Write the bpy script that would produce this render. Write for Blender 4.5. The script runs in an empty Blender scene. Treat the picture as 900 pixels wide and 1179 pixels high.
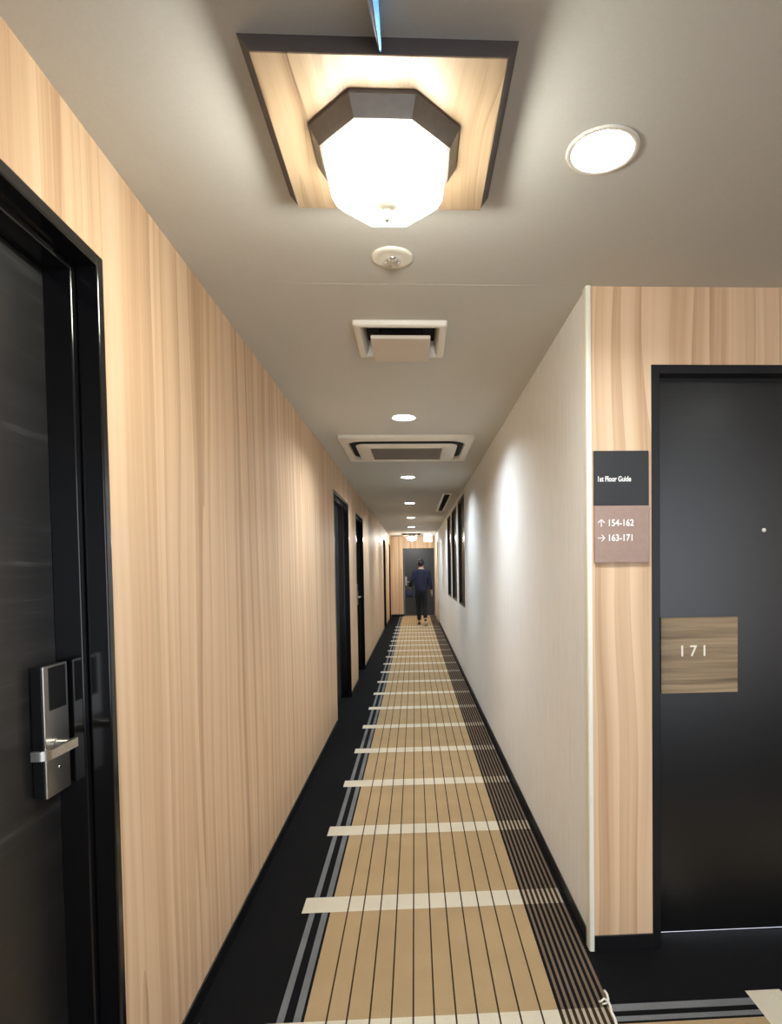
import bpy, bmesh, math, random
from mathutils import Vector, Matrix
random.seed(7)
PI = math.pi
S = bpy.context.scene
C = S.collection

# ---------------------------------------------------------------- dimensions
EYE = 1.42
H = 2.42            # ceiling height
XL = -0.7235        # left wall plane
XR = 0.6294         # right (white) wall plane
YF = 2.158          # wall facing the camera
YE = 18.36          # far end wall
YB = -3.2           # how far the lobby runs behind the camera
XO = 4.2            # how far the lobby runs to the right

# ---------------------------------------------------------------- materials
def new_mat(name):
    m = bpy.data.materials.new(name); m.use_nodes = True
    nt = m.node_tree
    return m, nt, nt.nodes['Principled BSDF']

def N(nt, kind, **kw):
    n = nt.nodes.new(kind)
    for k, v in kw.items(): setattr(n, k, v)
    return n

def math_node(nt, op, a, b=None):
    n = N(nt, 'ShaderNodeMath', operation=op)
    for i, v in enumerate((a, b)):
        if v is None: continue
        if isinstance(v, (int, float)): n.inputs[i].default_value = v
        else: nt.links.new(v, n.inputs[i])
    return n.outputs[0]

def plain(name, col, rough=0.6, metal=0.0, noise=0.06, nscale=60, bump=0.0, spec=0.5, coat=0.0):
    m, nt, b = new_mat(name)
    b.inputs['Roughness'].default_value = rough
    b.inputs['Metallic'].default_value = metal
    b.inputs['Specular IOR Level'].default_value = spec
    if coat: b.inputs['Coat Weight'].default_value = coat
    tc = N(nt, 'ShaderNodeTexCoord')
    t = N(nt, 'ShaderNodeTexNoise'); t.inputs['Scale'].default_value = nscale; t.inputs['Detail'].default_value = 3
    nt.links.new(tc.outputs['Object'], t.inputs['Vector'])
    r = N(nt, 'ShaderNodeValToRGB')
    r.color_ramp.elements[0].position = 0.3; r.color_ramp.elements[1].position = 0.7
    r.color_ramp.elements[0].color = tuple(c*(1-noise) for c in col)+(1,)
    r.color_ramp.elements[1].color = tuple(min(1, c*(1+noise)) for c in col)+(1,)
    nt.links.new(t.outputs['Fac'], r.inputs['Fac'])
    nt.links.new(r.outputs['Color'], b.inputs['Base Color'])
    if bump:
        bp = N(nt, 'ShaderNodeBump'); bp.inputs['Strength'].default_value = bump; bp.inputs['Distance'].default_value = 0.002
        nt.links.new(t.outputs['Fac'], bp.inputs['Height']); nt.links.new(bp.outputs['Normal'], b.inputs['Normal'])
    return m

def uv_coords(nt, u, v):
    """grain coordinate u (across) and v (along) as sums of object axes"""
    tc = N(nt, 'ShaderNodeTexCoord'); sp = N(nt, 'ShaderNodeSeparateXYZ')
    nt.links.new(tc.outputs['Object'], sp.inputs[0])
    def pick(s):
        o = [sp.outputs['XYZ'.index(c)] for c in s]
        return o[0] if len(o) == 1 else math_node(nt, 'ADD', o[0], o[1])
    return pick(u), pick(v)

def grain_noise(nt, u, v, su, sv, detail=2, distort=0.0, off=0.0, rough=0.5):
    cb = N(nt, 'ShaderNodeCombineXYZ')
    nt.links.new(math_node(nt, 'MULTIPLY', u, su), cb.inputs[0])
    nt.links.new(math_node(nt, 'MULTIPLY', v, sv), cb.inputs[1])
    cb.inputs[2].default_value = off
    t = N(nt, 'ShaderNodeTexNoise'); t.inputs['Scale'].default_value = 1; t.inputs['Detail'].default_value = detail
    t.inputs['Distortion'].default_value = distort; t.inputs['Roughness'].default_value = rough
    nt.links.new(cb.outputs[0], t.inputs['Vector'])
    return t.outputs['Fac']

def wood(name, u, v, stops, su=1.0, sv=1.0, rough=0.45, w=(0.5, 0.32, 0.18), off=0.0, saw=0.0, spec=0.4, wander=0.10):
    m, nt, b = new_mat(name)
    b.inputs['Roughness'].default_value = rough; b.inputs['Specular IOR Level'].default_value = spec
    uu, vv = uv_coords(nt, u, v)
    # gentle wander of the grain along its length
    wob = grain_noise(nt, uu, vv, 2.0*su, 0.9*sv, 1, 0, off+9)
    uw = math_node(nt, 'ADD', uu, math_node(nt, 'MULTIPLY', wob, wander/su))
    a = grain_noise(nt, uw, vv, 9*su, 0.12*sv, 1, 0, off)
    c = grain_noise(nt, uw, vv, 24*su, 0.35*sv, 3, 0.3, off+3)
    d = grain_noise(nt, uw, vv, 150*su, 1.6*sv, 3, 0.2, off+5)
    s = math_node(nt, 'ADD', math_node(nt, 'ADD', math_node(nt, 'MULTIPLY', a, w[0]), math_node(nt, 'MULTIPLY', c, w[1])),
                  math_node(nt, 'MULTIPLY', d, w[2]))
    if saw:   # growth bands with one sharp side
        e = grain_noise(nt, uw, vv, 4.2*su, 0.10*sv, 1, 0, off+12)
        f = math_node(nt, 'FRACT', math_node(nt, 'MULTIPLY', e, 7.0))
        s = math_node(nt, 'ADD', s, math_node(nt, 'MULTIPLY', math_node(nt, 'SUBTRACT', f, 0.5), saw))
    r = N(nt, 'ShaderNodeValToRGB')
    el = r.color_ramp.elements
    while len(el) < len(stops): el.new(0.5)
    for e, (p, col) in zip(el, stops): e.position = p; e.color = tuple(col)+(1,)
    nt.links.new(s, r.inputs['Fac']); nt.links.new(r.outputs['Color'], b.inputs['Base Color'])
    bp = N(nt, 'ShaderNodeBump'); bp.inputs['Strength'].default_value = 0.08; bp.inputs['Distance'].default_value = 0.001
    nt.links.new(d, bp.inputs['Height']); nt.links.new(bp.outputs['Normal'], b.inputs['Normal'])
    return m

OAK = [(0.35, (0.50, 0.315, 0.185)), (0.44, (0.61, 0.41, 0.25)), (0.53, (0.70, 0.49, 0.31)), (0.64, (0.74, 0.54, 0.36))]
M = {}
M['oak'] = wood('light_oak_laminate', 'XY', 'Z', OAK, su=1.15, sv=0.8, saw=0.17, w=(0.36, 0.52, 0.12))
M['oak_panel'] = wood('light_oak_veneer', 'X', 'Y', [(0.36, (0.13, 0.075, 0.04)), (0.44, (0.25, 0.17, 0.10)), (0.53, (0.31, 0.22, 0.137)), (0.64, (0.35, 0.255, 0.165))], su=1.6, sv=3, off=20, saw=0.12)
M['plate_wood'] = wood('brown_zebra_wood', 'Z', 'X', [(0.36, (0.11, 0.072, 0.038)), (0.47, (0.23, 0.16, 0.09)), (0.57, (0.31, 0.225, 0.13)), (0.68, (0.40, 0.30, 0.18))], su=3.2, sv=6, off=31, saw=0.0, wander=0.03, w=(0.5, 0.4, 0.1))
M['black_door'] = wood('black_stained_door', 'Z', 'XY', [(0.40, (0.004, 0.004, 0.0045)), (0.54, (0.009, 0.009, 0.010)), (0.60, (0.020, 0.020, 0.021)), (0.70, (0.060, 0.060, 0.063))], su=2.5, sv=6, rough=0.42, off=44, w=(0.25, 0.4, 0.35), spec=0.8, wander=0.015)
M['black_front_door'] = wood('black_textured_door', 'Z', 'XY', [(0.35, (0.002, 0.002, 0.0022)), (0.65, (0.006, 0.006, 0.0062))], su=4, sv=14, rough=0.30, off=50, w=(0.1, 0.3, 0.6), spec=0.6, wander=0.01)
M['black_gloss'] = plain('black_gloss_frame', (0.005, 0.005, 0.006), rough=0.13, noise=0.1)
M['black_satin'] = plain('black_satin', (0.005, 0.005, 0.006), rough=0.4, noise=0.1, spec=0.35)
M['ceiling'] = plain('matt_white_ceiling', (0.58, 0.575, 0.54), rough=0.9, noise=0.02, nscale=120, bump=0.03, spec=0.2)
M['white_plastic'] = plain('white_plastic', (0.80, 0.77, 0.69), rough=0.35, noise=0.02)
M['guard'] = plain('ivory_plastic', (0.80, 0.79, 0.68), rough=0.35, noise=0.02)
M['plate_white'] = plain('painted_vent_plate', (0.66, 0.60, 0.51), rough=0.6, noise=0.02)
M['dark_void'] = plain('dark_duct', (0.012, 0.011, 0.010), rough=0.8)
M['grille'] = plain('grey_brown_grille', (0.16, 0.14, 0.125), rough=0.5)
M['bronze'] = plain('dark_bronze_metal', (0.14, 0.125, 0.11), rough=0.42, metal=0.5, noise=0.08)
M['panel_edge_shade'] = plain('dark_edge_and_shade', (0.075, 0.062, 0.06), rough=0.6)  # dark edge colour, also painted shade on the flared sides of the lamp panel
M['steel'] = plain('brushed_steel', (0.60, 0.585, 0.55), rough=0.32, metal=1.0, noise=0.05, nscale=200)
M['chrome'] = plain('chrome', (0.85, 0.85, 0.85), rough=0.12, metal=1.0, noise=0.02)
M['nickel'] = plain('satin_nickel', (0.42, 0.40, 0.33), rough=0.4, metal=0.3, noise=0.03)
M['blue_metal'] = plain('blue_anodised_metal', (0.14, 0.45, 1.0), rough=0.3, metal=0.2, noise=0.1)
M['dark_metal'] = plain('dark_violet_metal', (0.035, 0.03, 0.055), rough=0.35, metal=0.6)
M['window_dark'] = plain('night_dark_glass', (0.006, 0.005, 0.008), spec=0.12, rough=0.25, noise=0.1)
M['sign_black'] = plain('black_sign_plate', (0.016, 0.017, 0.018), rough=0.55)
M['sign_taupe'] = plain('taupe_sign_plate', (0.33, 0.225, 0.185), rough=0.6, noise=0.05)
M['white_ink'] = plain('white_lettering', (0.86, 0.86, 0.84), rough=0.6, noise=0.01)
M['cream_ink'] = plain('cream_lettering', (0.85, 0.80, 0.68), rough=0.6, noise=0.01)
M['thread'] = plain('white_yarn', (0.80, 0.77, 0.68), rough=0.9, noise=0.08)
M['skin'] = plain('skin', (0.50, 0.32, 0.235), rough=0.55)
M['hair'] = plain('black_hair', (0.012, 0.010, 0.010), rough=0.5, bump=0.5, nscale=90)
M['navy_cloth'] = plain('navy_cloth', (0.012, 0.014, 0.038), rough=0.9, bump=0.3, nscale=150)
M['black_cloth'] = plain('black_cloth', (0.008, 0.008, 0.011), rough=0.9, bump=0.3, nscale=150)
M['bag_cloth'] = plain('dark_blue_canvas', (0.018, 0.022, 0.065), rough=0.8, bump=0.3, nscale=120)
M['shoe_black'] = plain('black_shoe', (0.018, 0.016, 0.016), rough=0.6)
M['sole_white'] = plain('white_sole', (0.75, 0.73, 0.70), rough=0.6)
M['eye'] = plain('eye_dark', (0.02, 0.015, 0.01), rough=0.2)

def vinyl():
    m, nt, b = new_mat('ribbed_white_vinyl')
    b.inputs['Roughness'].default_value = 0.75; b.inputs['Specular IOR Level'].default_value = 0.25
    u, v = uv_coords(nt, 'XY', 'Z')
    a = grain_noise(nt, u, v, 260, 9, 2, 0, 0); c = grain_noise(nt, u, v, 90, 2.2, 2, 0, 4)
    s = math_node(nt, 'ADD', math_node(nt, 'MULTIPLY', a, 0.5), math_node(nt, 'MULTIPLY', c, 0.5))
    r = N(nt, 'ShaderNodeValToRGB'); e = r.color_ramp.elements
    e[0].position = 0.36; e[0].color = (0.77, 0.785, 0.775, 1); e[1].position = 0.62; e[1].color = (0.87, 0.885, 0.875, 1)
    nt.links.new(s, r.inputs['Fac']); nt.links.new(r.outputs['Color'], b.inputs['Base Color'])
    bp = N(nt, 'ShaderNodeBump'); bp.inputs['Strength'].default_value = 0.15; bp.inputs['Distance'].default_value = 0.001
    nt.links.new(a, bp.inputs['Height']); nt.links.new(bp.outputs['Normal'], b.inputs['Normal'])
    return m
M['vinyl'] = vinyl()

def carpet(name, col, noise=0.25, fine=0.0):
    m, nt, b = new_mat(name)
    b.inputs['Roughness'].default_value = 0.95; b.inputs['Specular IOR Level'].default_value = 0.1
    tc = N(nt, 'ShaderNodeTexCoord')
    t = N(nt, 'ShaderNodeTexNoise'); t.inputs['Scale'].default_value = 320; t.inputs['Detail'].default_value = 2
    t2 = N(nt, 'ShaderNodeTexNoise'); t2.inputs['Scale'].default_value = 5; t2.inputs['Detail'].default_value = 3
    nt.links.new(tc.outputs['Object'], t.inputs['Vector']); nt.links.new(tc.outputs['Object'], t2.inputs['Vector'])
    f = math_node(nt, 'ADD', math_node(nt, 'MULTIPLY', t.outputs['Fac'], 0.7), math_node(nt, 'MULTIPLY', t2.outputs['Fac'], 0.3))
    r = N(nt, 'ShaderNodeValToRGB'); e = r.color_ramp.elements
    e[0].position = 0.32; e[0].color = tuple(c*(1-noise) for c in col)+(1,)
    e[1].position = 0.68; e[1].color = tuple(min(1, c*(1+noise)) for c in col)+(1,)
    nt.links.new(f, r.inputs['Fac']); nt.links.new(r.outputs['Color'], b.inputs['Base Color'])
    bp = N(nt, 'ShaderNodeBump'); bp.inputs['Strength'].default_value = 2.0; bp.inputs['Distance'].default_value = 0.003
    nt.links.new(t.outputs['Fac'], bp.inputs['Height']); nt.links.new(bp.outputs['Normal'], b.inputs['Normal'])
    return m
CARPET = [carpet('carpet_black', (0.007, 0.007, 0.0078)), carpet('carpet_grey', (0.20, 0.205, 0.21), 0.4),
          carpet('carpet_tan', (0.50, 0.355, 0.195), 0.18), carpet('carpet_dark_line', (0.045, 0.028, 0.012)),
          carpet('carpet_cream', (0.78, 0.71, 0.56), 0.15), carpet('carpet_brown', (0.21, 0.15, 0.105)),
          carpet('carpet_pale_stripe', (0.50, 0.44, 0.34))]

def glow(name, col, strength):
    m = bpy.data.materials.new(name); m.use_nodes = True; nt = m.node_tree; nt.nodes.clear()
    e = N(nt, 'ShaderNodeEmission'); o = N(nt, 'ShaderNodeOutputMaterial')
    e.inputs['Color'].default_value = tuple(col)+(1,); e.inputs['Strength'].default_value = strength
    nt.links.new(e.outputs[0], o.inputs['Surface']); return m
M['lamp_glow'] = glow('lit_opal_glass', (1.0, 0.98, 0.86), 34)
M['down_glow'] = glow('lit_downlight', (0.86, 0.94, 1.0), 390)
M['lobby_glow'] = glow('lit_lobby_downlight', (0.86, 0.94, 1.0), 250)
M['exit_glow'] = glow('lit_sign_face', (0.93, 0.96, 1.0), 4.0)
M['exit_figure'] = glow('lit_sign_green', (0.55, 0.90, 0.78), 1.4)
M['sill_glow'] = glow('room_light_under_door', (0.85, 0.88, 1.0), 1.3)

# ---------------------------------------------------------------- mesh helpers
def box(bm, x0, x1, y0, y1, z0, z1, mi=0):
    v = [bm.verts.new((x, y, z)) for z in (z0, z1) for y in (y0, y1) for x in (x0, x1)]
    fs = []
    for q in ((0, 2, 3, 1), (4, 5, 7, 6), (0, 1, 5, 4), (2, 6, 7, 3), (0, 4, 6, 2), (1, 3, 7, 5)):
        f = bm.faces.new([v[i] for i in q]); f.material_index = mi; fs.append(f)
    return fs

def loft(bm, rings, cap0=True, cap1=True, mi=0):
    """rings of equal vertex count"""
    vs = [[bm.verts.new(p) for p in r] for r in rings]
    n = len(vs[0])
    for a, b in zip(vs, vs[1:]):
        for i in range(n):
            f = bm.faces.new((a[i], a[(i+1) % n], b[(i+1) % n], b[i])); f.material_index = mi
    if cap0: bm.faces.new(list(reversed(vs[0]))).material_index = mi
    if cap1: bm.faces.new(vs[-1]).material_index = mi
    return vs

def ngon(cx, cy, z, apothem, n=8, rot=None):
    R = apothem/math.cos(PI/n); rot = PI/n if rot is None else rot
    return [(cx+R*math.cos(rot+2*PI*i/n), cy+R*math.sin(rot+2*PI*i/n), z) for i in range(n)]

def lathe(bm, cx, cy, prof, n=40, mi=0, cap0=False, cap1=False):
    loft(bm, [[(cx+r*math.cos(2*PI*i/n), cy+r*math.sin(2*PI*i/n), z) for i in range(n)] for r, z in prof], cap0, cap1, mi)

def rrect(x0, x1, y0, y1, r, z, k=6):
    pts = []
    for cx, cy, a0 in ((x1-r, y1-r, 0), (x0+r, y1-r, PI/2), (x0+r, y0+r, PI), (x1-r, y0+r, 1.5*PI)):
        for i in range(k+1):
            a = a0+PI/2*i/k; pts.append((cx+r*math.cos(a), cy+r*math.sin(a), z))
    return pts

def sweep(bm, path, prof, up=(0, 0, 1), mi=0):
    """sweep a closed 2D profile (side, up) along a 3D polyline"""
    up = Vector(up); P = [Vector(p) for p in path]; rings = []
    for i, p in enumerate(P):
        t = (P[min(i+1, len(P)-1)]-P[max(i-1, 0)]).normalized()
        s = t.cross(up).normalized(); u = s.cross(t).normalized()
        rings.append([tuple(p+s*a+u*b) for a, b in prof])
    loft(bm, rings, mi=mi)

def circle_prof(r, n=10): return [(r*math.cos(2*PI*i/n), r*math.sin(2*PI*i/n)) for i in range(n)]

def sphere(bm, c, r, sx=1, sy=1, sz=1, u=16, v=10):
    bmesh.ops.create_uvsphere(bm, u_segments=u, v_segments=v, radius=r,
        matrix=Matrix.Translation(c) @ Matrix.Diagonal((sx, sy, sz, 1)))

def finish(bm, name, mats, parent=None, smooth=False, bevel=0.0, seg=2):
    bmesh.ops.recalc_face_normals(bm, faces=bm.faces)
    me = bpy.data.meshes.new(name); bm.to_mesh(me); bm.free()
    for m in (mats if isinstance(mats, (list, tuple)) else [mats]): me.materials.append(m)
    if smooth:
        for p in me.polygons: p.use_smooth = True
    o = bpy.data.objects.new(name, me); C.objects.link(o)
    if parent: o.parent = parent
    if bevel:
        b = o.modifiers.new('bevel', 'BEVEL'); b.width = bevel; b.segments = seg; b.limit_method = 'ANGLE'; b.angle_limit = math.radians(40)
    return o

def auto_smooth(o, deg=35):
    for p in o.data.polygons: p.use_smooth = True
    bm = bmesh.new(); bm.from_mesh(o.data)
    for e in bm.edges:
        if len(e.link_faces) == 2 and e.calc_face_angle(0) > math.radians(deg): e.smooth = False
    bm.to_mesh(o.data); bm.free()
    return o

def tag(o, label, cat, group=None, kind=None):
    o['label'] = label; o['category'] = cat
    if group: o['group'] = group
    if kind: o['kind'] = kind
    return o

def thing(name, loc, label, cat, group=None, kind=None):
    o = bpy.data.objects.new(name, None); C.objects.link(o); o.location = loc; o.empty_display_size = 0.1
    return tag(o, label, cat, group, kind)

def bake(o):
    """apply the modifiers of a mesh object"""
    dg = bpy.context.evaluated_depsgraph_get(); dg.update()
    me = bpy.data.meshes.new_from_object(o.evaluated_get(dg)); old = o.data
    o.modifiers.clear(); o.data = me; me.name = old.name; bpy.data.meshes.remove(old)

def text_mesh(body, name, size, mat, parent, matrix, align='LEFT', bold=0.0, spacing=1.0, depth=0.0006):
    cu = bpy.data.curves.new(name, 'FONT'); cu.body = body; cu.size = size; cu.align_x = align
    cu.extrude = depth; cu.offset = bold; cu.space_character = spacing
    t = bpy.data.objects.new(name, cu); C.objects.link(t)
    dg = bpy.context.evaluated_depsgraph_get(); dg.update()
    me = bpy.data.meshes.new_from_object(t.evaluated_get(dg))
    bpy.data.objects.remove(t); bpy.data.curves.remove(cu)
    me.materials.clear(); me.materials.append(mat)
    me.transform(matrix)
    o = bpy.data.objects.new(name, me); C.objects.link(o); o.parent = parent
    return o
FACE_CAM = Matrix(((1, 0, 0, 0), (0, 0, -1, 0), (0, 1, 0, 0), (0, 0, 0, 1)))   # text standing up, read from -Y

# ---------------------------------------------------------------- floor
def grid_floor(bm, xs, ys, fn):
    vg = [[bm.verts.new((x, y, 0)) for x in xs] for y in ys]
    for j in range(len(ys)-1):
        for i in range(len(xs)-1):
            f = bm.faces.new((vg[j][i], vg[j][i+1], vg[j+1][i+1], vg[j+1][i]))
            f.material_index = fn((xs[i]+xs[i+1])/2, (ys[j]+ys[j+1])/2)

BAR0, BARP, BARW = 2.487, 0.7285, 0.118
def in_bar(y): return ((y-BAR0) % BARP) < BARW
LINES = [-0.300, -0.236, -0.164, -0.096, -0.026, 0.041, 0.110, 0.178, 0.247, 0.313, 0.382]
STR0, STRP, NSTR = 0.438, 0.0213, 8
XJ = 0.609
def build_floor():
    bm = bmesh.new()
    xs = [-1.0, -0.490, -0.457, -0.434, -0.405, -0.381, -0.371]
    for x in LINES: xs += [x-0.0028, x+0.0028]
    for i in range(NSTR): xs += [STR0+i*STRP, STR0+i*STRP+0.0115]
    xs += [XJ]
    ys = [YB]
    k = -7
    while True:
        y = BAR0+k*BARP; k += 1
        if y+BARW > 15.6: break
        ys += [y, y+BARW]
    ys += [YE+0.3]
    def fn(x, y):
        bar = in_bar(y) and y < 15.6
        if x < -0.490: return 0
        if x < -0.371:
            if bar: return 4
            if -0.457 < x < -0.434 or -0.405 < x < -0.381: return 1
            return 0
        if x < STR0:
            if bar and x < -0.303: return 4
            if any(abs(x-l) < 0.003 for l in LINES): return 3
            return 4 if bar else 2
        if ((x-STR0) % STRP) < 0.0115: return 5 if bar and False else 3 if bar else 0
        return 6 if bar else 5
    grid_floor(bm, xs, ys, fn)
    # strip along the right wall of the corridor, then the lobby with the pattern turned
    grid_floor(bm, [XJ, XR+0.25], [YF, YE+0.3], lambda x, y: 0)
    xs = [XJ]
    k = 0
    while 1.078+k*BARP < XO: xs += [1.078+k*BARP, 1.078+k*BARP+BARW]; k += 1
    xs += [XO+0.2]
    ys = [YB]
    l2 = [1.735-0.0695*i for i in range(11)]
    for y in reversed(l2): ys += [y-0.0028, y+0.0028]
    ys += [1.803, 1.813, 1.834, 1.856, 1.887, 1.919, YF]
    def fn2(x, y):
        bar = ((x-1.078) % BARP) < BARW and x > 1.0
        if y > 1.919 or y < 0.9: return 0
        if bar: return 4
        if y > 1.803: return 1 if (1.856 < y < 1.887 or 1.813 < y < 1.834) else 0
        return 3 if any(abs(y-l) < 0.003 for l in l2) else 2
    grid_floor(bm, xs, ys, fn2)
    grid_floor(bm, [XR+0.25, XO+0.2], [YF, YF+0.4], lambda x, y: 0)
    o = finish(bm, 'floor', CARPET)
    tag(o, 'black and tan carpet with cream cross bars running down the corridor', 'floor', kind='structure')
build_floor()

# ---------------------------------------------------------------- ceiling with real openings
DL = [(0.467, 1.465)] + [(-0.055, 4.02+2.575*i) for i in range(5)]
bm = bmesh.new(); box(bm, -1.0, XO+0.2, YB, YE+0.3, H, H+0.16)
ceil = finish(bm, 'ceiling', M['ceiling'])
tag(ceil, 'plain matt white ceiling over corridor and lobby', 'ceiling', kind='structure')
bm = bmesh.new()
for x, y in DL+[(-0.05, -0.9), (1.9, 0.5)]: lathe(bm, x, y, [(0.072, H-0.05), (0.072, H+0.09)], 40, cap0=True, cap1=True)
box(bm, -0.198, 0.110, 2.50, 2.815, H-0.05, H+0.10)      # duct of the square vent
box(bm, 0.414, 0.488, 8.05, 10.35, H-0.05, H+0.08)       # linear slot
cut = finish(bm, 'cutter', M['ceiling'])
mod = ceil.modifiers.new('cut', 'BOOLEAN'); mod.object = cut; mod.operation = 'DIFFERENCE'; mod.solver = 'EXACT'
bake(ceil); bpy.data.objects.remove(cut)
bm = bmesh.new(); box(bm, -0.47, 0.47, YF-0.002, YF+0.002, H-0.0006, H)
tag(finish(bm, 'trim_1', M['ceiling']), 'thin joint line across the ceiling near the lamp', 'trim', kind='structure')

# ---------------------------------------------------------------- walls
DOOR_H = 2.161
LEFT = [(0.56, 1.4865), (5.54, 6.78), (7.60, 8.66), (14.15, 15.25), (17.25, 18.28)]
def build_walls():
    bm = bmesh.new(); y = YB; T = 0.2
    for a, b in LEFT:
        box(bm, XL-T, XL, y, a, 0, H); box(bm, XL-T, XL, a, b, DOOR_H, H); y = b
    box(bm, XL-T, XL, y, YE+0.2, 0, H)
    tag(finish(bm, 'wall_left', M['oak']), 'long light oak panelled wall with black doors along the corridor', 'wall', kind='structure')
    bm = bmesh.new(); y = YF+0.012
    WZ0, WZ1 = 0.92, 2.365
    for a, b in WIN:
        box(bm, XR, XR+T, y, a, 0, H); box(bm, XR, XR+T, a, b, 0, WZ0); box(bm, XR, XR+T, a, b, WZ1, H); y = b
    box(bm, XR, XR+T, y, YE, 0, H)
    tag(finish(bm, 'wall_right', M['vinyl']), 'long white ribbed vinyl wall on the right of the corridor', 'wall', kind='structure')
    bm = bmesh.new()
    d0, d1, dz = 0.861, 1.80, 2.144
    box(bm, XR+0.002, d0, YF, YF+0.012, 0, H); box(bm, XR+0.202, d0, YF+0.012, YF+0.16, 0, H)
    box(bm, d0, d1, YF, YF+0.16, dz, H); box(bm, d1, XO+0.2, YF, YF+0.16, 0, H)
    tag(finish(bm, 'wall_front', M['oak']), 'light oak panelled wall beside the corridor holding the numbered black door', 'wall', kind='structure')
    bm = bmesh.new()
    box(bm, XL, -0.345, YE, YE+0.15, 0, H); box(bm, -0.345, 0.603, YE, YE+0.15, 2.055, H); box(bm, 0.603, XR+0.2, YE, YE+0.15, 0, H)
    tag(finish(bm, 'wall_end', M['oak']), 'light oak wall closing the far end of the corridor', 'wall', kind='structure')
WIN = [(7.55, 8.64), (8.98, 10.12), (10.38, 11.45)]
build_walls()

def base(name, segs, label):
    bm = bmesh.new()
    for s in segs: box(bm, *s, 0, 0.06)
    tag(finish(bm, name, M['black_satin'], bevel=0.002), label, 'baseboard', kind='structure')
segs = []; y = YB
for a, b in LEFT: segs.append((XL, XL+0.006, y, a)); y = b
base('baseboard_left', segs, 'low black skirting along the foot of the oak wall')
base('baseboard_right', [(XR-0.006, XR, YF+0.03, 15.95)], 'low black skirting along the foot of the white wall')
base('baseboard_front', [(XR+0.012, 0.861, YF-0.006, YF), (1.80, XO, YF-0.006, YF)], 'low black skirting under the oak wall with the numbered door')
base('baseboard_end', [(XL+0.006, -0.345, YE-0.006, YE)], 'low black skirting at the foot of the far end wall')

bm = bmesh.new(); box(bm, XO, XO+0.15, YB, YF, 0, H)  # unseen wall added to keep world light from entering on the right
tag(finish(bm, 'wall_lobby_blocker', M['oak']), 'added light oak wall out of view on the right, blocking world light', 'wall', kind='structure')

# rounded corner guard on the white corner
bm = bmesh.new()
def guard_pts(z):
    x0, y0, r = XR-0.007, YF-0.007, 0.008
    pts = [(XR+0.0105, y0, z)]
    for i in range(7):
        a = -PI/2-PI/2*i/6; pts.append((x0+r+r*math.cos(a), y0+r+r*math.sin(a), z))
    pts += [(x0, YF+0.035, z), (XR, YF+0.035, z), (XR, YF, z), (XR+0.0105, YF, z)]
    return pts
loft(bm, [guard_pts(0.004), guard_pts(H)])
tag(auto_smooth(finish(bm, 'trim_2', M['guard'])), 'white rounded guard strip on the corner where white and oak walls meet', 'trim', kind='structure')

# white door lining on the far right wall
bm = bmesh.new()
box(bm, XR-0.022, XR, 15.98, 16.08, 0, 2.14); box(bm, XR-0.022, XR, 17.0, 17.1, 0, 2.14); box(bm, XR-0.022, XR, 16.08, 17.0, 2.05, 2.14)
box(bm, XR-0.006, XR, 16.08, 17.0, 0.0, 2.05)
tag(finish(bm, 'trim_3', M['guard'], bevel=0.003), 'white closed service panel with raised lining at far right', 'trim', kind='structure')

# ---------------------------------------------------------------- windows
def window(i, a, b, label):
    r = thing('window_%d' % i, (XR, (a+b)/2, 0.92), label, 'window', 'dark windows in the white wall', 'structure')
    h = (b-a)/2; z1 = 2.365-0.92; f = 0.022
    bm = bmesh.new()
    for s in ((0.004, 0.07, -h, -h+f, 0, z1), (0.004, 0.07, h-f, h, 0, z1), (0.004, 0.07, -h+f, h-f, 0, f), (0.004, 0.07, -h+f, h-f, z1-f, z1)): box(bm, *s)
    finish(bm, 'window_frame', M['black_satin'], r, bevel=0.002)
    bm = bmesh.new(); box(bm, 0.036, 0.044, -h+f, h-f, f, z1-f); finish(bm, 'pane', M['window_dark'], r)
for i, ((a, b), l) in enumerate(zip(WIN, ('tall dark window in white wall, nearest of the three', 'tall dark window in white wall, middle of the three', 'tall dark window in white wall, farthest of the three'))):
    window(i+1, a, b, l)

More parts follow.
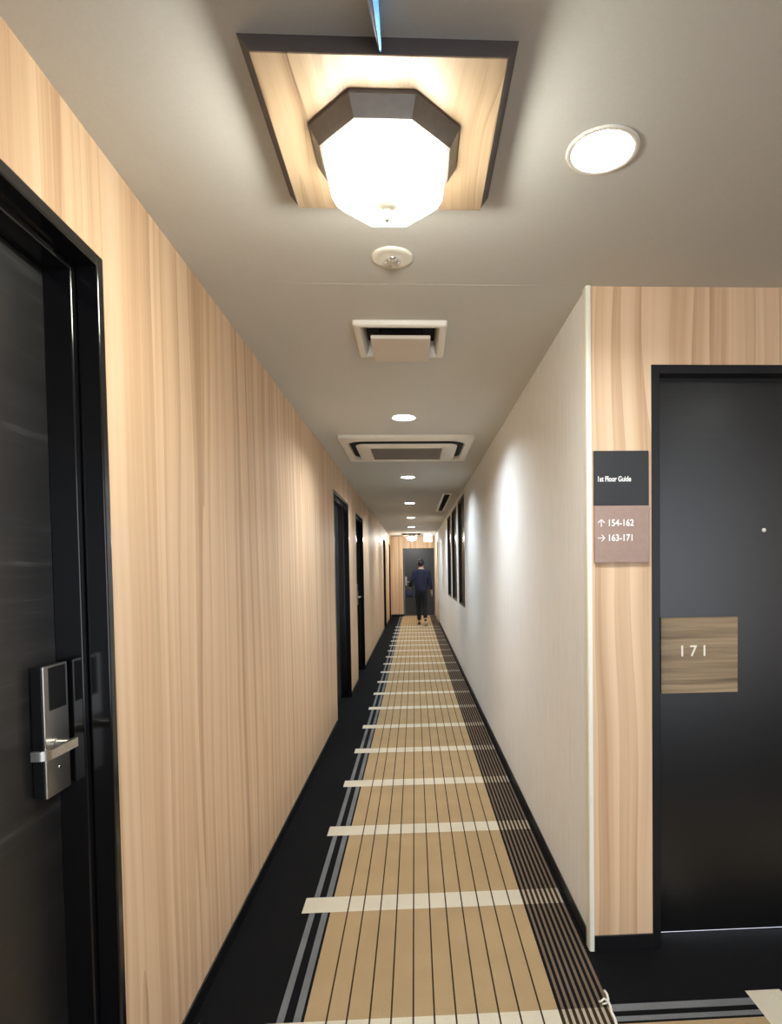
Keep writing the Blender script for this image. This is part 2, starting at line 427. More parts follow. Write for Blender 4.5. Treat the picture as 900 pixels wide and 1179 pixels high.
# ---------------------------------------------------------------- doors
def lever_lock(parent, side, sign, pivot, front, led=False):
    """lock body, card reader and lever in a frame where the corridor is +X and the lever points to sign*Y"""
    py, pz = pivot
    bm = bmesh.new(); box(bm, front-0.005, front, py-0.045, py+0.045, pz-0.115, pz+0.175)
    lk = finish(bm, 'lock_plate', M['steel'], parent, bevel=0.0015); lk['label'] = 'brushed steel lock plate'
    bm = bmesh.new(); box(bm, front-0.030, front-0.005, py-0.044, py+0.044, pz-0.114, pz+0.174)
    o = finish(bm, 'lock_body', M['black_satin'], lk, bevel=0.002); o['label'] = 'black lock body behind the steel plate'
    bm = bmesh.new(); box(bm, front-0.002, front+0.0012, py-0.028, py+0.036, pz+0.075, pz+0.170)
    o = finish(bm, 'card_reader', M['black_satin'], lk, bevel=0.0008); o['label'] = 'black card reader window'
    # neck, then a flat bar that turns back towards the door
    bm = bmesh.new()
    lathe(bm, 0, 0, [(0.013, -0.002), (0.013, 0.008), (0.010, 0.010), (0.010, 0.045)], 20, cap0=True, cap1=True)
    bm.transform(Matrix.Translation((front, py+sign*0.018, pz)) @ Matrix.Rotation(PI/2, 4, 'Y'))
    X0, X1 = front+0.042, front+0.012
    y1 = py+sign*0.113; r = 0.016
    path = [(X0, py+sign*0.004, pz), (X0, py+sign*0.06, pz), (X0, y1-sign*r, pz)]
    for i in range(1, 6):
        a = PI/2*i/5; path.append((X0-r+r*math.cos(a), y1-sign*r+sign*r*math.sin(a), pz))
    path.append((X1, y1, pz))
    w, hh = 0.004, 0.010
    sweep(bm, path, [(-w, -hh), (w, -hh), (w, hh), (-w, hh)])
    auto_smooth(finish(bm, 'lever', M['steel'], lk))
    bm = bmesh.new(); lathe(bm, 0, 0, [(0.0032, -0.001), (0.0032, 0.0012)], 16, cap0=True, cap1=True)
    bm.transform(Matrix.Translation((front, py+0.004, pz-0.058)) @ Matrix.Rotation(PI/2, 4, 'Y'))
    finish(bm, 'keyhole', M['chrome'], lk)

def jamb_frame(bm, W, Ht, into, face, stop, depth, d_stop, proud=0.0015):
    """three-sided frame in local coordinates: opening along Y from 0 to W, wall face x=0, wall towards -x"""
    for (w, x0, x1) in ((face, -d_stop, proud), (stop, -depth, -d_stop)):
        box(bm, x0, x1, 0, w, 0, Ht); box(bm, x0, x1, W-w, W, 0, Ht); box(bm, x0, x1, w, W-w, Ht-w, Ht)

def left_door(n, a, b, lever_far, label, lock=True):
    r = thing('door_%d' % n, (XL, a, 0), label, 'door', kind='structure')
    W = b-a
    bm = bmesh.new(); jamb_frame(bm, W, DOOR_H, -1, 0.028, 0.046, 0.16, 0.050)
    finish(bm, 'door_frame', M['black_gloss'], r, bevel=0.005, seg=4)
    bm = bmesh.new(); box(bm, -0.150, -0.112, 0.046, W-0.046, 0.008, DOOR_H-0.046)
    finish(bm, 'door_leaf', M['black_door'], r, bevel=0.0015)
    if lock:
        if lever_far: lever_lock(r, 1, -1, (W-0.1015, 1.045), -0.0815)
        else: lever_lock(r, 1, 1, (0.1015, 1.045), -0.0815)
left_door(1, *LEFT[0], True, 'black guest room door with steel lever lock at left edge of photo')
left_door(2, *LEFT[1], False, 'black recessed door in oak wall, nearest of those down the corridor')
left_door(3, *LEFT[2], True, 'black recessed door in oak wall showing a bright steel lever')
left_door(4, *LEFT[3], False, 'narrow black recessed door far down the oak wall')
left_door(5, *LEFT[4], False, 'black recessed door at the corner of the far end wall')

# numbered door facing the camera (local: x along wall, front face y=0)
def front_door():
    x0, x1, Ht = 0.861, 1.80, 2.144
    r = thing('door_6', (x0, YF, 0), 'wide black door with wooden plate 171 set in the right oak wall', 'door', kind='structure')
    W = x1-x0
    bm = bmesh.new()
    for (w, y0, y1) in ((0.031, -0.0015, 0.055), (0.045, 0.057, 0.15)):
        box(bm, 0, w, y0, y1, 0, Ht); box(bm, W-w, W, y0, y1, 0, Ht); box(bm, w, W-w, y0, y1, Ht-w, Ht)
    finish(bm, 'door_frame', M['black_satin'], r, bevel=0.002)
    bm = bmesh.new(); box(bm, 0.033, W-0.033, 0.062, 0.10, 0.022, Ht-0.033)
    finish(bm, 'door_leaf', M['black_front_door'], r, bevel=0.0015)
    bm = bmesh.new(); box(bm, 0.052, W-0.047, 0.075, 0.09, 0.0135, 0.0215)
    o = finish(bm, 'light_gap', M['sill_glow'], r); o['label'] = 'thin line of room light under the door'
    bm = bmesh.new(); lathe(bm, 0, 0, [(0.0075, -0.004), (0.0075, 0.003), (0.005, 0.004)], 20, cap0=True, cap1=True)
    bm.transform(Matrix.Translation((1.316-x0, 0.062, 1.549)) @ Matrix.Rotation(PI/2, 4, 'X'))
    o = finish(bm, 'peephole', M['white_plastic'], r); o['label'] = 'small pale peephole'
    k = bpy.data.objects.new('lock_set', None)
    bm = bmesh.new()
    # lock on the far side of this door, outside the frame of the photo
    box(bm, W-0.19, W-0.10, 0.035, 0.062, 0.93, 1.22)
    lk = finish(bm, 'lock_plate', M['steel'], r, bevel=0.0025); lk['label'] = 'brushed steel lock plate'
    bm = bmesh.new(); box(bm, W-0.18, W-0.115, 0.0335, 0.036, 1.12, 1.215); finish(bm, 'card_reader', M['black_gloss'], lk)
    bm = bmesh.new()
    path = [(W-0.145, 0.036, 1.045), (W-0.145, -0.002, 1.045), (W-0.152, -0.012, 1.045), (W-0.165, -0.014, 1.045), (W-0.24, -0.014, 1.045), (W-0.25, -0.008, 1.045), (W-0.252, 0.018, 1.045)]
    sweep(bm, path, [(-0.004, -0.01), (0.004, -0.01), (0.004, 0.01), (-0.004, 0.01)])
    finish(bm, 'lever', M['steel'], lk, bevel=0.001)
    bpy.data.objects.remove(k)
front_door()

# door closing the far end
def end_door():
    r = thing('door_7', (-0.345, YE, 0), 'dark grey door at the far end of the corridor', 'door', kind='structure')
    W, Ht = 0.948, 2.055
    bm = bmesh.new(); w = 0.03
    box(bm, 0, w, -0.001, 0.12, 0, Ht); box(bm, W-w, W, -0.001, 0.12, 0, Ht); box(bm, w, W-w, -0.001, 0.12, Ht-w, Ht)
    finish(bm, 'door_frame', M['black_satin'], r, bevel=0.002)
    bm = bmesh.new(); box(bm, w+0.002, W-w-0.002, 0.03, 0.07, 0.008, Ht-w-0.002)
    finish(bm, 'door_leaf', plain('dark_grey_door', (0.026, 0.032, 0.040), rough=0.4), r)
    bm = bmesh.new(); box(bm, 0.06, 0.11, 0.018, 0.03, 0.93, 1.2)
    lk = finish(bm, 'lock_plate', M['steel'], r, bevel=0.002); lk['label'] = 'steel lock plate'
    bm = bmesh.new(); sweep(bm, [(0.085, 0.02, 1.04), (0.085, -0.03, 1.04), (0.10, -0.04, 1.04), (0.19, -0.04, 1.04), (0.195, -0.01, 1.04)], [(-0.005, -0.01), (0.005, -0.01), (0.005, 0.01), (-0.005, 0.01)])
    finish(bm, 'lever', M['steel'], lk)
end_door()

# ---------------------------------------------------------------- number plate and guide sign
r = thing('number_plate', (1.063, YF+0.062, 1.083), 'square brown wood number plate 171 on the black door', 'number plate')
bm = bmesh.new(); box(bm, -0.1475, 0.1475, -0.012, 0, -0.1425, 0.1425)
finish(bm, 'board', M['plate_wood'], r, bevel=0.0015)
for ch, dx in zip('171', (-0.0405, 0.002, 0.0445)):
    text_mesh(ch, 'numeral', 0.0575, M['cream_ink'], r, Matrix.Translation((-0.026+dx, -0.0126, -0.0025)) @ FACE_CAM, 'CENTER', 0.0006)

r = thing('guide_sign', (0.748, YF, 1.434), 'black and taupe floor guide sign on oak wall beside the numbered door', 'sign')
bm = bmesh.new(); box(bm, -0.100, 0.0995, -0.010, 0, 0.2055, 0.401)
up_ = finish(bm, 'upper_plate', M['sign_black'], r, bevel=0.001); up_['label'] = 'black square plate with white title'
bm = bmesh.new(); box(bm, -0.0995, 0.0995, -0.013, 0, 0, 0.2045)
lo_ = finish(bm, 'lower_plate', M['sign_taupe'], r, bevel=0.001); lo_['label'] = 'taupe square plate with room numbers'
text_mesh('1st Floor Guide', 'title', 0.0262, M['white_ink'], up_, Matrix.Translation((-0.0895, -0.0106, 0.2915)) @ Matrix.Diagonal((0.74, 1, 1, 1)) @ FACE_CAM, 'LEFT', 0.0006, 1.0)
def arrow(deg, cx, cz):
    bm = bmesh.new(); s = 0.0125; w = 0.0016
    def bar(p, q):
        p = Vector(p); q = Vector(q); d = (q-p).normalized(); n = Vector((-d.y, d.x))*w; d = d*w*0.6
        pts = [p-n-d, q-n+d, q+n+d, p+n-d]
        loft(bm, [[(v.x, 0, v.y) for v in pts], [(v.x, -0.0008, v.y) for v in pts]])
    bar((-s, 0), (s, 0)); bar((0.001, s*0.92), (s, 0)); bar((0.001, -s*0.92), (s, 0))
    bm.transform(Matrix.Translation((cx, -0.0132, cz)) @ Matrix.Rotation(-math.radians(deg), 4, 'Y'))
    finish(bm, 'arrow', M['white_ink'], lo_)
arrow(90, -0.0755, 0.1425); arrow(0, -0.0755, 0.089)
for body, z in (('154-162', 0.1315), ('163-171', 0.078)):
    text_mesh(body, 'room_range', 0.0335, M['white_ink'], lo_, Matrix.Translation((-0.0535, -0.0136, z)) @ Matrix.Diagonal((0.87, 1, 1, 1)) @ FACE_CAM, 'LEFT', 0.0006, 1.0)

# ---------------------------------------------------------------- octagonal ceiling lamps
def copy_tree(o, parent=None):
    c = o.copy(); C.objects.link(c); c.parent = parent
    for ch in list(o.children): copy_tree(ch, c)
    return c
def ceiling_lamp():
    r = thing('ceiling_lamp', (-0.049, 1.390, H), 'octagonal glowing ceiling lamp on a square wood panel nearest the camera', 'lamp', 'octagonal ceiling lamps')
    h = 0.238
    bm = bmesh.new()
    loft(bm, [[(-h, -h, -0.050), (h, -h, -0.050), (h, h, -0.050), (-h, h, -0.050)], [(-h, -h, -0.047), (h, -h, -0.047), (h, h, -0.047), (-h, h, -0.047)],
              [(-0.266, -0.219, 0), (0.263, -0.219, 0), (0.263, 0.268, 0), (-0.266, 0.268, 0)]], mi=1)  # dark sides flare out at the ceiling in place of the panel's cast shadow
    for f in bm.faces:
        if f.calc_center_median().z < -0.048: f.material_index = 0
    p = finish(bm, 'wood_panel', [M['oak_panel'], M['panel_edge_shade']], r); p['label'] = 'square light wood panel with dark edges flared to mimic its shadow'
    bm = bmesh.new()
    loft(bm, [ngon(0, 0, -0.050, 0.160), ngon(0, 0, -0.058, 0.160), ngon(0, 0, -0.092, 0.140), ngon(0, 0, -0.094, 0.134), ngon(0, 0, -0.086, 0.1325), ngon(0, 0, -0.050, 0.1325)], False, False)
    o = finish(bm, 'rim', M['bronze'], r); o['label'] = 'dark bronze octagonal rim'
    bm = bmesh.new()
    vs = loft(bm, [ngon(0, 0, -0.060, 0.131), ngon(0, 0, -0.105, 0.131), ngon(0, 0, -0.135, 0.1275), ngon(0, 0, -0.158, 0.115), ngon(0, 0, -0.173, 0.098), ngon(0, 0, -0.180, 0.078)], True, True)
    o = finish(bm, 'glass_shade', M['lamp_glow'], r); o['label'] = 'glowing opal glass bowl'
    bm = bmesh.new()
    lathe(bm, 0, 0, [(0.018, -0.178), (0.0235, -0.182), (0.0235, -0.186), (0.010, -0.190), (0.0055, -0.194), (0.0055, -0.203), (0.0075, -0.207), (0.0075, -0.213), (0.003, -0.218)], 20, cap0=True, cap1=True)
    finish(bm, 'finial', M['nickel'], r, smooth=True)
    return r
lamp = ceiling_lamp()
l2 = copy_tree(lamp); M['far_glow'] = glow('lit_bright_opal_glass', (1.0, 0.97, 0.90), 70)
for ch in l2.children:
    if ch.name.startswith('glass_shade'): ch.material_slots[0].link = 'OBJECT'; ch.material_slots[0].material = M['far_glow']
l2.location = (-0.065, 17.1, H); l2['label'] = 'small glowing octagonal ceiling lamp far away beside the exit sign'

# ---------------------------------------------------------------- downlights
def downlight(loc, label):
    r = thing('downlight', (loc[0], loc[1], H), label, 'downlight', 'round recessed ceiling downlights')
    bm = bmesh.new()
    lathe(bm, 0, 0, [(0.0865, 0.0), (0.0855, -0.0035), (0.082, -0.005), (0.074, -0.004), (0.0705, 0.0), (0.0665, 0.030), (0.0665, 0.045)], 48)
    finish(bm, 'trim_ring', M['white_plastic'], r, smooth=True)
    bm = bmesh.new(); lathe(bm, 0, 0, [(0.0663, 0.034), (0.0655, 0.040)], 48, cap0=True, cap1=True)
    o = finish(bm, 'lens', M['down_glow'], r); o['label'] = 'glowing round lens'
    return r
d0 = downlight(DL[0], 'large bright downlight in the lobby ceiling right of the lamp')
for (x, y), lb in zip(DL[1:], ('glowing downlight between the square vent and the ceiling air conditioner', 'glowing downlight just beyond the ceiling air conditioner',
        'glowing downlight beside the linear slot vent', 'small glowing downlight beyond the slot vent, second from the far lamp', 'tiny glowing downlight just before the far octagonal lamp')):
    c = copy_tree(d0); c.location = (x, y, H); c['label'] = lb

for x, y, lb in ((-0.05, -0.9, 'downlight in the lobby ceiling behind the viewpoint'), (1.9, 0.5, 'downlight in the lobby ceiling before the numbered door')):  # unseen downlights added as fill for the near walls and floor
    c = copy_tree(d0); c.location = (x, y, H); c['label'] = lb
for o in list(C.objects):
    if o.name.startswith('downlight') and o.location.y < 2:
        for ch in o.children:
            if ch.name.startswith('lens'): ch.material_slots[0].link = 'OBJECT'; ch.material_slots[0].material = M['lobby_glow']
# ---------------------------------------------------------------- sprinkler
r = thing('sprinkler', (-0.055, 1.972, H), 'round white sprinkler head on ceiling below the octagonal lamp', 'sprinkler')
bm = bmesh.new(); lathe(bm, 0, 0, [(0.0665, 0), (0.0660, -0.004), (0.060, -0.0075), (0.046, -0.006), (0.022, -0.003), (0.012, -0.003)], 48, cap1=True)
finish(bm, 'escutcheon', M['white_plastic'], r, smooth=True)
bm = bmesh.new()
lathe(bm, 0, 0, [(0.016, -0.003), (0.016, -0.008), (0.010, -0.010), (0.006, -0.011)], 20, cap0=True, cap1=True)
for s in (-1, 1):
    sweep(bm, [(s*0.014, 0, -0.005), (s*0.025, 0, -0.011), (s*0.023, 0, -0.017), (s*0.004, 0, -0.022)], circle_prof(0.0034, 8), up=(0, 1, 0))
lathe(bm, 0, 0, [(0.003, -0.010), (0.0035, -0.016), (0.003, -0.022)], 12, cap0=True, cap1=True)
finish(bm, 'frame_arms', M['chrome'], r, smooth=True)
bm = bmesh.new()
for i in range(12):
    a = 2*PI*i/12
    box(bm, 0.004, 0.021, -0.0028, 0.0028, -0.0240, -0.0225)
    bmesh.ops.rotate(bm, verts=bm.verts[-8:], cent=(0, 0, 0), matrix=Matrix.Rotation(a, 3, 'Z'))
lathe(bm, 0, 0, [(0.010, -0.0247), (0.010, -0.0217)], 20, cap0=True, cap1=True)
finish(bm, 'deflector', M['chrome'], r)

# ---------------------------------------------------------------- square vent
r = thing('ceiling_vent', (-0.043, 2.650, H), 'small square white ceiling vent with a floating centre plate', 'vent')
bm = bmesh.new(); a, b = 0.192, 0.190
loft(bm, [rrect(-a, a, -b, b, 0.012, 0), rrect(-a, a, -b, b, 0.012, -0.016), rrect(-a+0.006, a-0.006, -b+0.006, b-0.006, 0.010, -0.022),
          rrect(-a+0.030, a-0.030, -b+0.028, b-0.028, 0.008, -0.020), rrect(-a+0.040, a-0.040, -b+0.036, b-0.036, 0.006, 0.0), rrect(-a+0.042, a-0.042, -b+0.038, b-0.038, 0.006, 0.05)], False, False)
auto_smooth(finish(bm, 'vent_frame', M['white_plastic'], r), 50)
bm = bmesh.new(); loft(bm, [rrect(-0.149, 0.149, -0.151, 0.151, 0.006, 0.045), rrect(-0.149, 0.149, -0.151, 0.151, 0.006, 0.05)])
finish(bm, 'duct', M['dark_void'], r)
bm = bmesh.new(); loft(bm, [rrect(-0.124, 0.124, -0.092, 0.184, 0.004, -0.023), rrect(-0.125, 0.125, -0.093, 0.185, 0.004, -0.025), rrect(-0.125, 0.125, -0.093, 0.185, 0.004, -0.036), rrect(-0.123, 0.123, -0.091, 0.183, 0.004, -0.038)])
o = finish(bm, 'centre_plate', M['plate_white'], r)
for s in (-1, 1):
    bm = bmesh.new(); box(bm, s*0.09-0.004, s*0.09+0.004, 0.02, 0.03, -0.024, 0.045); finish(bm, 'hanger', M['dark_void'], r)

# ---------------------------------------------------------------- four-way air conditioner
r = thing('ceiling_air_conditioner', (-0.045, 5.010, H), 'large square ceiling air conditioner panel with dark slots and centre grille', 'air conditioner')
ox, oy = 0.512, 0.485
sx, sy0, sy1 = 0.452, -0.392, 0.400
bm = bmesh.new()
loft(bm, [rrect(-ox, ox, -oy, oy, 0.015, 0), rrect(-ox, ox, -oy, oy, 0.015, -0.022), rrect(-ox+0.008, ox-0.008, -oy+0.008, oy-0.008, 0.012, -0.028),
          rrect(-sx, sx, sy0, sy1, 0.13, -0.030), rrect(-sx+0.003, sx-0.003, sy0+0.003, sy1-0.003, 0.127, -0.006)], False, False)
auto_smooth(finish(bm, 'outer_panel', M['white_plastic'], r), 30)
bm = bmesh.new(); g = 0.060
loft(bm, [rrect(-sx, sx, sy0, sy1, 0.13, -0.004), rrect(-sx, sx, sy0, sy1, 0.13, -0.008), rrect(-sx+g, sx-g, sy0+g, sy1-g, 0.075, -0.010), rrect(-sx+g, sx-g, sy0+g, sy1-g, 0.075, -0.036)])
finish(bm, 'air_slot', M['dark_void'], r)
bm = bmesh.new()
loft(bm, [rrect(-sx+g-0.002, sx-g+0.002, sy0+g-0.002, sy1-g+0.002, 0.076, -0.036), rrect(-sx+g-0.002, sx-g+0.002, sy0+g-0.002, sy1-g+0.002, 0.076, -0.043), rrect(-sx+g+0.010, sx-g-0.010, sy0+g+0.010, sy1-g-0.010, 0.065, -0.048),
          rrect(-0.289, 0.282, -0.222, 0.290, 0.006, -0.050), rrect(-0.285, 0.278, -0.218, 0.286, 0.006, -0.038)], True, True)
auto_smooth(finish(bm, 'centre_panel', M['white_plastic'], r), 30)
bm = bmesh.new(); box(bm, -0.284, 0.277, -0.217, 0.285, -0.040, -0.0382)
gr = finish(bm, 'intake_grille', M['dark_void'], r)
bm = bmesh.new()
for i in range(9):
    y = -0.212+i*0.055
    loft(bm, [[(-0.284, y, -0.040), (-0.284, y+0.036, -0.0485), (-0.284, y+0.040, -0.047), (-0.284, y+0.004, -0.0395)], [(0.277, y, -0.040), (0.277, y+0.036, -0.0485), (0.277, y+0.040, -0.047), (0.277, y+0.004, -0.0395)]])
finish(bm, 'louvre', M['grille'], gr)

# ---------------------------------------------------------------- linear slot vent
r = thing('slot_vent', (0.451, 9.2, H), 'long narrow slot vent with white frame beside the dark windows', 'vent')
bm = bmesh.new()
loft(bm, [rrect(-0.064, 0.064, -1.20, 1.20, 0.004, 0), rrect(-0.064, 0.064, -1.20, 1.20, 0.004, -0.012), rrect(-0.061, 0.061, -1.197, 1.197, 0.004, -0.015),
          rrect(-0.037, 0.037, -1.15, 1.15, 0.004, -0.015), rrect(-0.037, 0.037, -1.15, 1.15, 0.004, 0.0)], False, False)
finish(bm, 'vent_frame', M['white_plastic'], r)
bm = bmesh.new()
loft(bm, [rrect(-0.0365, 0.0365, -1.15, 1.15, 0.004, -0.008), rrect(-0.0365, 0.0365, -1.15, 1.15, 0.004, 0.05)], False, True); finish(bm, 'duct', M['dark_void'], r)
bm = bmesh.new(); box(bm, -0.003, 0.003, -1.15, 1.15, -0.010, 0.04); finish(bm, 'blade', M['dark_void'], r)

# ---------------------------------------------------------------- tapered rail on the ceiling, ending at the lamp panel
r = thing('ceiling_rail', (-0.050, 1.150, H), 'thin dark and blue metal rail on ceiling running to wood lamp panel', 'rail')
def wedge(name, pts0, pts1, mat):
    bm = bmesh.new(); loft(bm, [pts0, pts1]); return finish(bm, name, mat, r, bevel=0.001)
# at the panel end (y=0) and the near end (y=-0.35)
o = wedge('dark_flank', [(-0.0035, 0.0, -0.001), (-0.0015, 0.0, -0.040), (0.0005, 0.0, -0.046), (0.0005, 0.0, -0.001)],
      [(-0.072, -0.35, -0.001), (-0.058, -0.35, -0.010), (-0.026, -0.35, -0.018), (-0.012, -0.35, -0.001)], M['dark_metal']); o['label'] = 'dark side of the rail'
o = wedge('blue_face', [(0.0008, 0.0, -0.001), (0.0008, 0.0, -0.046), (0.0045, 0.0, -0.046), (0.0045, 0.0, -0.001)],
      [(-0.0118, -0.35, -0.001), (-0.0258, -0.35, -0.018), (0.0045, -0.35, -0.018), (0.0055, -0.35, -0.001)], M['blue_metal']); o['label'] = 'bright blue side of the rail'

# ---------------------------------------------------------------- exit sign
r = thing('exit_sign', (0.392, 17.0, 2.185), 'small lit white exit sign hanging at the far end of the corridor', 'sign')
bm = bmesh.new(); box(bm, -0.112, 0.112, 0.0, 0.035, 0, 0.205)
finish(bm, 'housing', M['white_plastic'], r, bevel=0.004)
bm = bmesh.new(); box(bm, -0.106, 0.106, -0.002, 0.0, 0.006, 0.199)
fc = finish(bm, 'lit_face', M['exit_glow'], r); fc['label'] = 'glowing white sign face'
bm = bmesh.new()
def seg(p, q, w):
    p = Vector(p); q = Vector(q); d = (q-p).normalized(); n = Vector((-d.y, d.x))*w
    loft(bm, [[(v.x, -0.0022, v.y) for v in (p-n, q-n, q+n, p+n)], [(v.x, -0.0032, v.y) for v in (p-n, q-n, q+n, p+n)]])
seg((-0.045, 0.03), (-0.045, 0.175), 0.005); seg((-0.045, 0.175), (0.045, 0.175), 0.005); seg((0.045, 0.175), (0.045, 0.03), 0.005)
seg((0.0, 0.085), (0.012, 0.125), 0.010); seg((0.0, 0.085), (-0.028, 0.060), 0.006); seg((0.0, 0.085), (0.022, 0.055), 0.006); seg((0.022, 0.055), (0.016, 0.03), 0.006)
seg((0.012, 0.12), (-0.015, 0.105), 0.004); seg((0.012, 0.12), (0.034, 0.105), 0.004); seg((0.008, 0.142), (0.026, 0.142), 0.009)
finish(bm, 'running_figure', M['exit_figure'], fc)
for s in (-0.08, 0.08):
    bm = bmesh.new(); box(bm, s-0.006, s+0.006, 0.010, 0.022, 0.205, H-2.185); finish(bm, 'bracket', M['white_plastic'], r)

# ---------------------------------------------------------------- frayed thread on the carpet join
def loose_thread():
    bm = bmesh.new()
    sweep(bm, [(0.611, 1.945, 0.004), (0.613, 1.925, 0.007), (0.6105, 1.905, 0.006), (0.606, 1.893, 0.008), (0.607, 1.872, 0.007), (0.602, 1.845, 0.008), (0.604, 1.815, 0.006), (0.598, 1.785, 0.006), (0.60, 1.74, 0.004)], circle_prof(0.0042, 8))
    sweep(bm, [(0.606, 1.893, 0.008), (0.595, 1.899, 0.012), (0.585, 1.892, 0.009), (0.577, 1.896, 0.004)], circle_prof(0.0034, 8))
    sweep(bm, [(0.604, 1.888, 0.006), (0.592, 1.884, 0.006), (0.586, 1.887, 0.003)], circle_prof(0.0028, 8))
    tag(finish(bm, 'loose_thread', M['thread'], smooth=True), 'frayed white thread curling from the carpet join beside the corner', 'thread')
loose_thread()

# ---------------------------------------------------------------- person walking away
def skin_mesh(name, verts, edges, mats, parent, sub=2, root=0):
    me = bpy.data.meshes.new(name)
    me.from_pydata([v[0] for v in verts], edges, []); me.update()
    o = bpy.data.objects.new(name, me); C.objects.link(o)
    o.modifiers.new('skin', 'SKIN')
    for i, v in enumerate(verts):
        rr = v[1]; me.skin_vertices[0].data[i].radius = (rr if isinstance(rr, tuple) else (rr, rr))
        me.skin_vertices[0].data[i].use_root = (i == root)
    s = o.modifiers.new('sub', 'SUBSURF'); s.levels = sub; s.render_levels = sub
    bake(o)
    o.data.materials.clear(); o.data.materials.append(mats)
    for p in o.data.polygons: p.use_smooth = True
    if parent: o.parent = parent
    return o

def person():
    r = thing('person', (0.165, 15.2, 0), 'person in navy jacket and black trousers walking away down the corridor', 'person')
    V = []; E = []
    def add(p, rad, link=None):
        V.append((p, rad)); i = len(V)-1
        if link is not None: E.append((link, i))
        return i
    # joints: the figure faces +Y
    hipL, kneeL, ankL, toeL = (-0.075, 0.00, 0.86), (-0.070, 0.09, 0.47), (-0.062, 0.06, 0.085), (-0.066, 0.20, 0.035)
    hipR, kneeR, ankR, toeR = (0.075, 0.00, 0.86), (0.080, 0.04, 0.46), (0.092, -0.19, 0.150), (0.095, -0.075, 0.045)
    shL, elL, wrL = (-0.165, 0.0, 1.36), (-0.235, -0.035, 1.12), (-0.285, 0.10, 0.965)
    shR, elR, wrR = (0.165, 0.0, 1.36), (0.225, -0.04, 1.10), (0.255, 0.02, 0.875)
    pel = add((0, 0, 0.90), 0.105); w = add((0, 0.005, 1.06), (0.115, 0.09), pel); ch = add((0, 0.0, 1.24), (0.135, 0.095), w)
    nb = add((0, 0.0, 1.385), 0.060, ch); nk = add((0, 0.012, 1.445), 0.048, nb)
    jaw = add((0, 0.028, 1.495), (0.060, 0.070), nk); hd = add((0, 0.018, 1.565), (0.074, 0.088), jaw); add((0, 0.012, 1.622), (0.060, 0.072), hd)
    for sh, el, wr, sg in ((shL, elL, wrL, -1), (shR, elR, wrR, 1)):
        a = add(sh, 0.052, nb); b = add(el, 0.040, a); c = add(wr, 0.026, b)
        d = (Vector(wr)-Vector(el)).normalized()
        pm = Vector(wr)+d*0.05; p = add(tuple(pm), (0.030, 0.020), c)
        curl = Vector((-sg*0.55, 0.25, -0.15))
        for k, (off, ln) in enumerate(((-0.024, 0.060), (-0.008, 0.070), (0.008, 0.066), (0.024, 0.052))):
            q = pm+d*0.028+Vector((0, off, 0)); f0 = add(tuple(q), 0.0095, p)
            q = q+d*ln*0.5; f1 = add(tuple(q), 0.0088, f0); q = q+(d+curl).normalized()*ln*0.5; add(tuple(q), 0.0075, f1)
        t = Vector(wr)+d*0.030+Vector((-sg*0.012, 0.034, 0)); t0 = add(tuple(t), 0.011, c); t = t+d*0.030+Vector((-sg*0.01, 0.012, 0)); add(tuple(t), 0.0088, t0)
    for hp, kn, an, to in ((hipL, kneeL, ankL, toeL), (hipR, kneeR, ankR, toeR)):
        a = add(hp, 0.080, pel); b = add(kn, 0.052, a); mid = add(tuple(Vector(kn).lerp(Vector(an), 0.35)), 0.048, b); c = add(an, 0.034, mid); add(to, 0.028, c)
    body = skin_mesh('body', V, E, M['skin'], r)
    # face on the same body mesh: nose, ears, lips, brow
    bm = bmesh.new(); bm.from_mesh(body.data)
    sphere(bm, (0, 0.112, 1.545), 0.013, 0.8, 1.3, 1.6); sphere(bm, (-0.074, 0.012, 1.548), 0.022, 0.4, 0.8, 1.3); sphere(bm, (0.074, 0.012, 1.548), 0.022, 0.4, 0.8, 1.3)
    sphere(bm, (0, 0.096, 1.512), 0.016, 1.4, 0.6, 0.5); sphere(bm, (0, 0.086, 1.480), 0.022, 1, 0.8, 0.8)
    for f in bm.faces: f.smooth = True
    bm.to_mesh(body.data); bm.free()
    for s in (-1, 1):
        bm = bmesh.new(); sphere(bm, (s*0.029, 0.096, 1.562), 0.010, 1.2, 0.7, 0.8); finish(bm, 'eye', M['eye'], r, smooth=True)
    # hair: cap over the skull, longer at the nape
    bm = bmesh.new(); sphere(bm, (0, 0.004, 1.578), 0.094, 0.93, 1.08, 1.0, 24, 16)
    for v in list(bm.verts):
        if v.co.y > 0.045 and v.co.z < 1.600: v.co.y = 0.045+(v.co.y-0.045)*0.15
        if v.co.z < 1.50: v.co.z = 1.50+(v.co.z-1.50)*0.45; v.co.x *= 0.82; v.co.y = v.co.y*0.8-0.008
    finish(bm, 'hair', M['hair'], r, smooth=True)
    # jacket
    V.clear(); E.clear()
    h = add((0, 0, 0.785), (0.185, 0.135)); w = add((0, 0, 0.98), (0.178, 0.128), h); c = add((0, 0, 1.20), (0.185, 0.122), w); t = add((0, 0, 1.345), (0.125, 0.092), c); add((0, 0.008, 1.425), (0.066, 0.066), t)
    for sh, el, wr in ((shL, elL, wrL), (shR, elR, wrR)):
        a = add(sh, 0.068, t); b = add(el, 0.060, a); add(tuple(Vector(el).lerp(Vector(wr), 0.92)), 0.046, b)
    j = skin_mesh('jacket', V, E, M['navy_cloth'], r, root=2); j['label'] = 'navy jacket'
    # trousers
    V.clear(); E.clear()
    p = add((0, 0, 1.0), (0.145, 0.105)); p = add((0, 0, 0.90), (0.150, 0.108), p)
    for hp, kn, an in ((hipL, kneeL, ankL), (hipR, kneeR, ankR)):
        a = add((hp[0]*1.05, hp[1], hp[2]-0.06), 0.092, p); b = add(kn, 0.070, a); add(tuple(Vector(kn).lerp(Vector(an), 0.93)), 0.052, b)
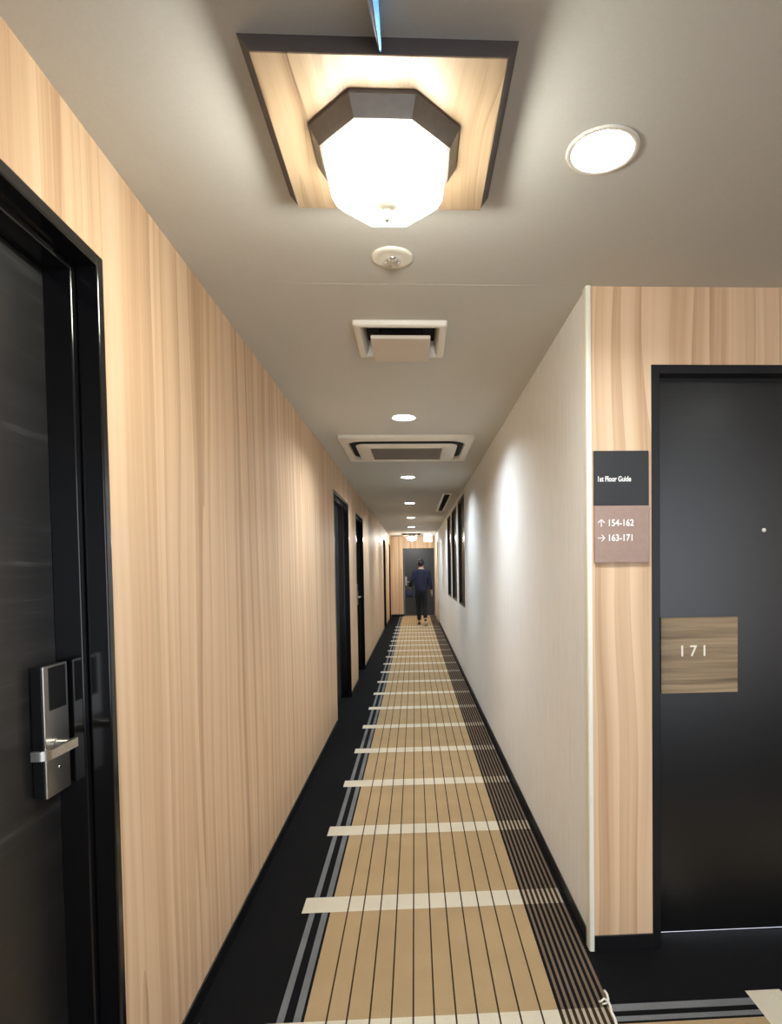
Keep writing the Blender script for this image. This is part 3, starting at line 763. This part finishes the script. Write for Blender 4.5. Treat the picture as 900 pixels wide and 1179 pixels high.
    j = skin_mesh('trousers', V, E, M['black_cloth'], r); j['label'] = 'black trousers'
    # shoes
    def shoe(an, to, pitch):
        bm = bmesh.new()
        prof = [(-0.075, 0.030, 0.060), (-0.055, 0.036, 0.085), (0.0, 0.036, 0.080), (0.06, 0.042, 0.058), (0.12, 0.042, 0.045), (0.165, 0.024, 0.028)]
        rings = []
        for y, hw, ht in prof:
            rings.append([(hw*math.cos(q)*(1 if math.sin(q) > 0 else 1.0), y, 0.014+max(0, math.sin(q))*ht) for q in [2*PI*i/16 for i in range(16)]])
        loft(bm, rings)
        mtx = Matrix.Translation(an) @ Matrix.Rotation(pitch, 4, 'X') @ Matrix.Translation((0, 0.01, -0.085))
        bm.transform(mtx)
        s = finish(bm, 'shoe', M['shoe_black'], r, smooth=True)
        bm = bmesh.new()
        loft(bm, [[(hw*1.05*sx, y*1.03, z) for (sx, z) in ((-1, 0), (1, 0), (1, 0.018), (-1, 0.018))] for y, hw, ht in prof])
        bm.transform(mtx); k = finish(bm, 'sole', M['sole_white'], s, bevel=0.003); k['label'] = 'white sole'
    shoe(Vector(ankL)+Vector((0, 0, 0.0)), toeL, 0.0)
    shoe(Vector(ankR), toeR, -0.62)
    return Vector(wrL)
wr = person()
# bag held at the left hand
r = thing('handbag', (0.165+wr.x-0.005, 15.2+wr.y+0.060, wr.z-0.245), 'dark blue bag held in the left hand of the person walking away', 'bag')
bm = bmesh.new()
loft(bm, [rrect(-0.070, 0.070, -0.11, 0.11, 0.03, 0.0), rrect(-0.082, 0.082, -0.13, 0.13, 0.035, 0.03), rrect(-0.074, 0.074, -0.122, 0.122, 0.03, 0.12), rrect(-0.034, 0.034, -0.110, 0.110, 0.02, 0.185)])
finish(bm, 'bag_body', M['bag_cloth'], r, smooth=True)
bm = bmesh.new()
sweep(bm, [(0, -0.07, 0.175), (0, -0.062, 0.200), (0, -0.035, 0.214), (0, 0.035, 0.214), (0, 0.062, 0.200), (0, 0.07, 0.175)], circle_prof(0.007, 8), up=(1, 0, 0))
finish(bm, 'handle', M['bag_cloth'], r, smooth=True)

# ---------------------------------------------------------------- daylight reaching the lobby from behind, blocked on the right by the added wall
w = bpy.data.worlds.new('world'); S.world = w; w.use_nodes = True
bg = w.node_tree.nodes['Background']; bg.inputs['Color'].default_value = (0.86, 0.92, 1.0, 1); bg.inputs['Strength'].default_value = 1.9

# ---------------------------------------------------------------- camera
cam = bpy.data.cameras.new('camera'); co = bpy.data.objects.new('camera', cam); C.objects.link(co)
R = ((0.99870569, 0.04836643, 0.01573649), (-0.0488443, 0.99830798, 0.03155025), (-0.01418389, -0.03227805, 0.99937828))
right = Vector((R[0][0], R[1][0], R[2][0])); fwd = Vector((R[0][1], R[1][1], R[2][1])); up = Vector((R[0][2], R[1][2], R[2][2]))
mw = Matrix.Identity(4)
for i in range(3): mw[i][0] = right[i]; mw[i][1] = up[i]; mw[i][2] = -fwd[i]
mw.translation = Vector((0, 0, EYE)); co.matrix_world = mw
cam.sensor_fit = 'VERTICAL'; cam.sensor_height = 36; cam.sensor_width = 36
cam.lens = 695.315/1179*36; cam.shift_x = (450-511.034)/1179; cam.shift_y = (677.460-589.5)/1179
cam.clip_start = 0.02
S.camera = co

S.view_settings.view_transform = 'Standard'; S.view_settings.look = 'None'
S.view_settings.gamma = 1; S.view_settings.use_curve_mapping = False; S.view_settings.exposure = 0.88
try:
    S.cycles.use_denoising = True; S.cycles.sample_clamp_indirect = 6.0; S.cycles.max_bounces = 10; S.cycles.diffuse_bounces = 6
except Exception: pass
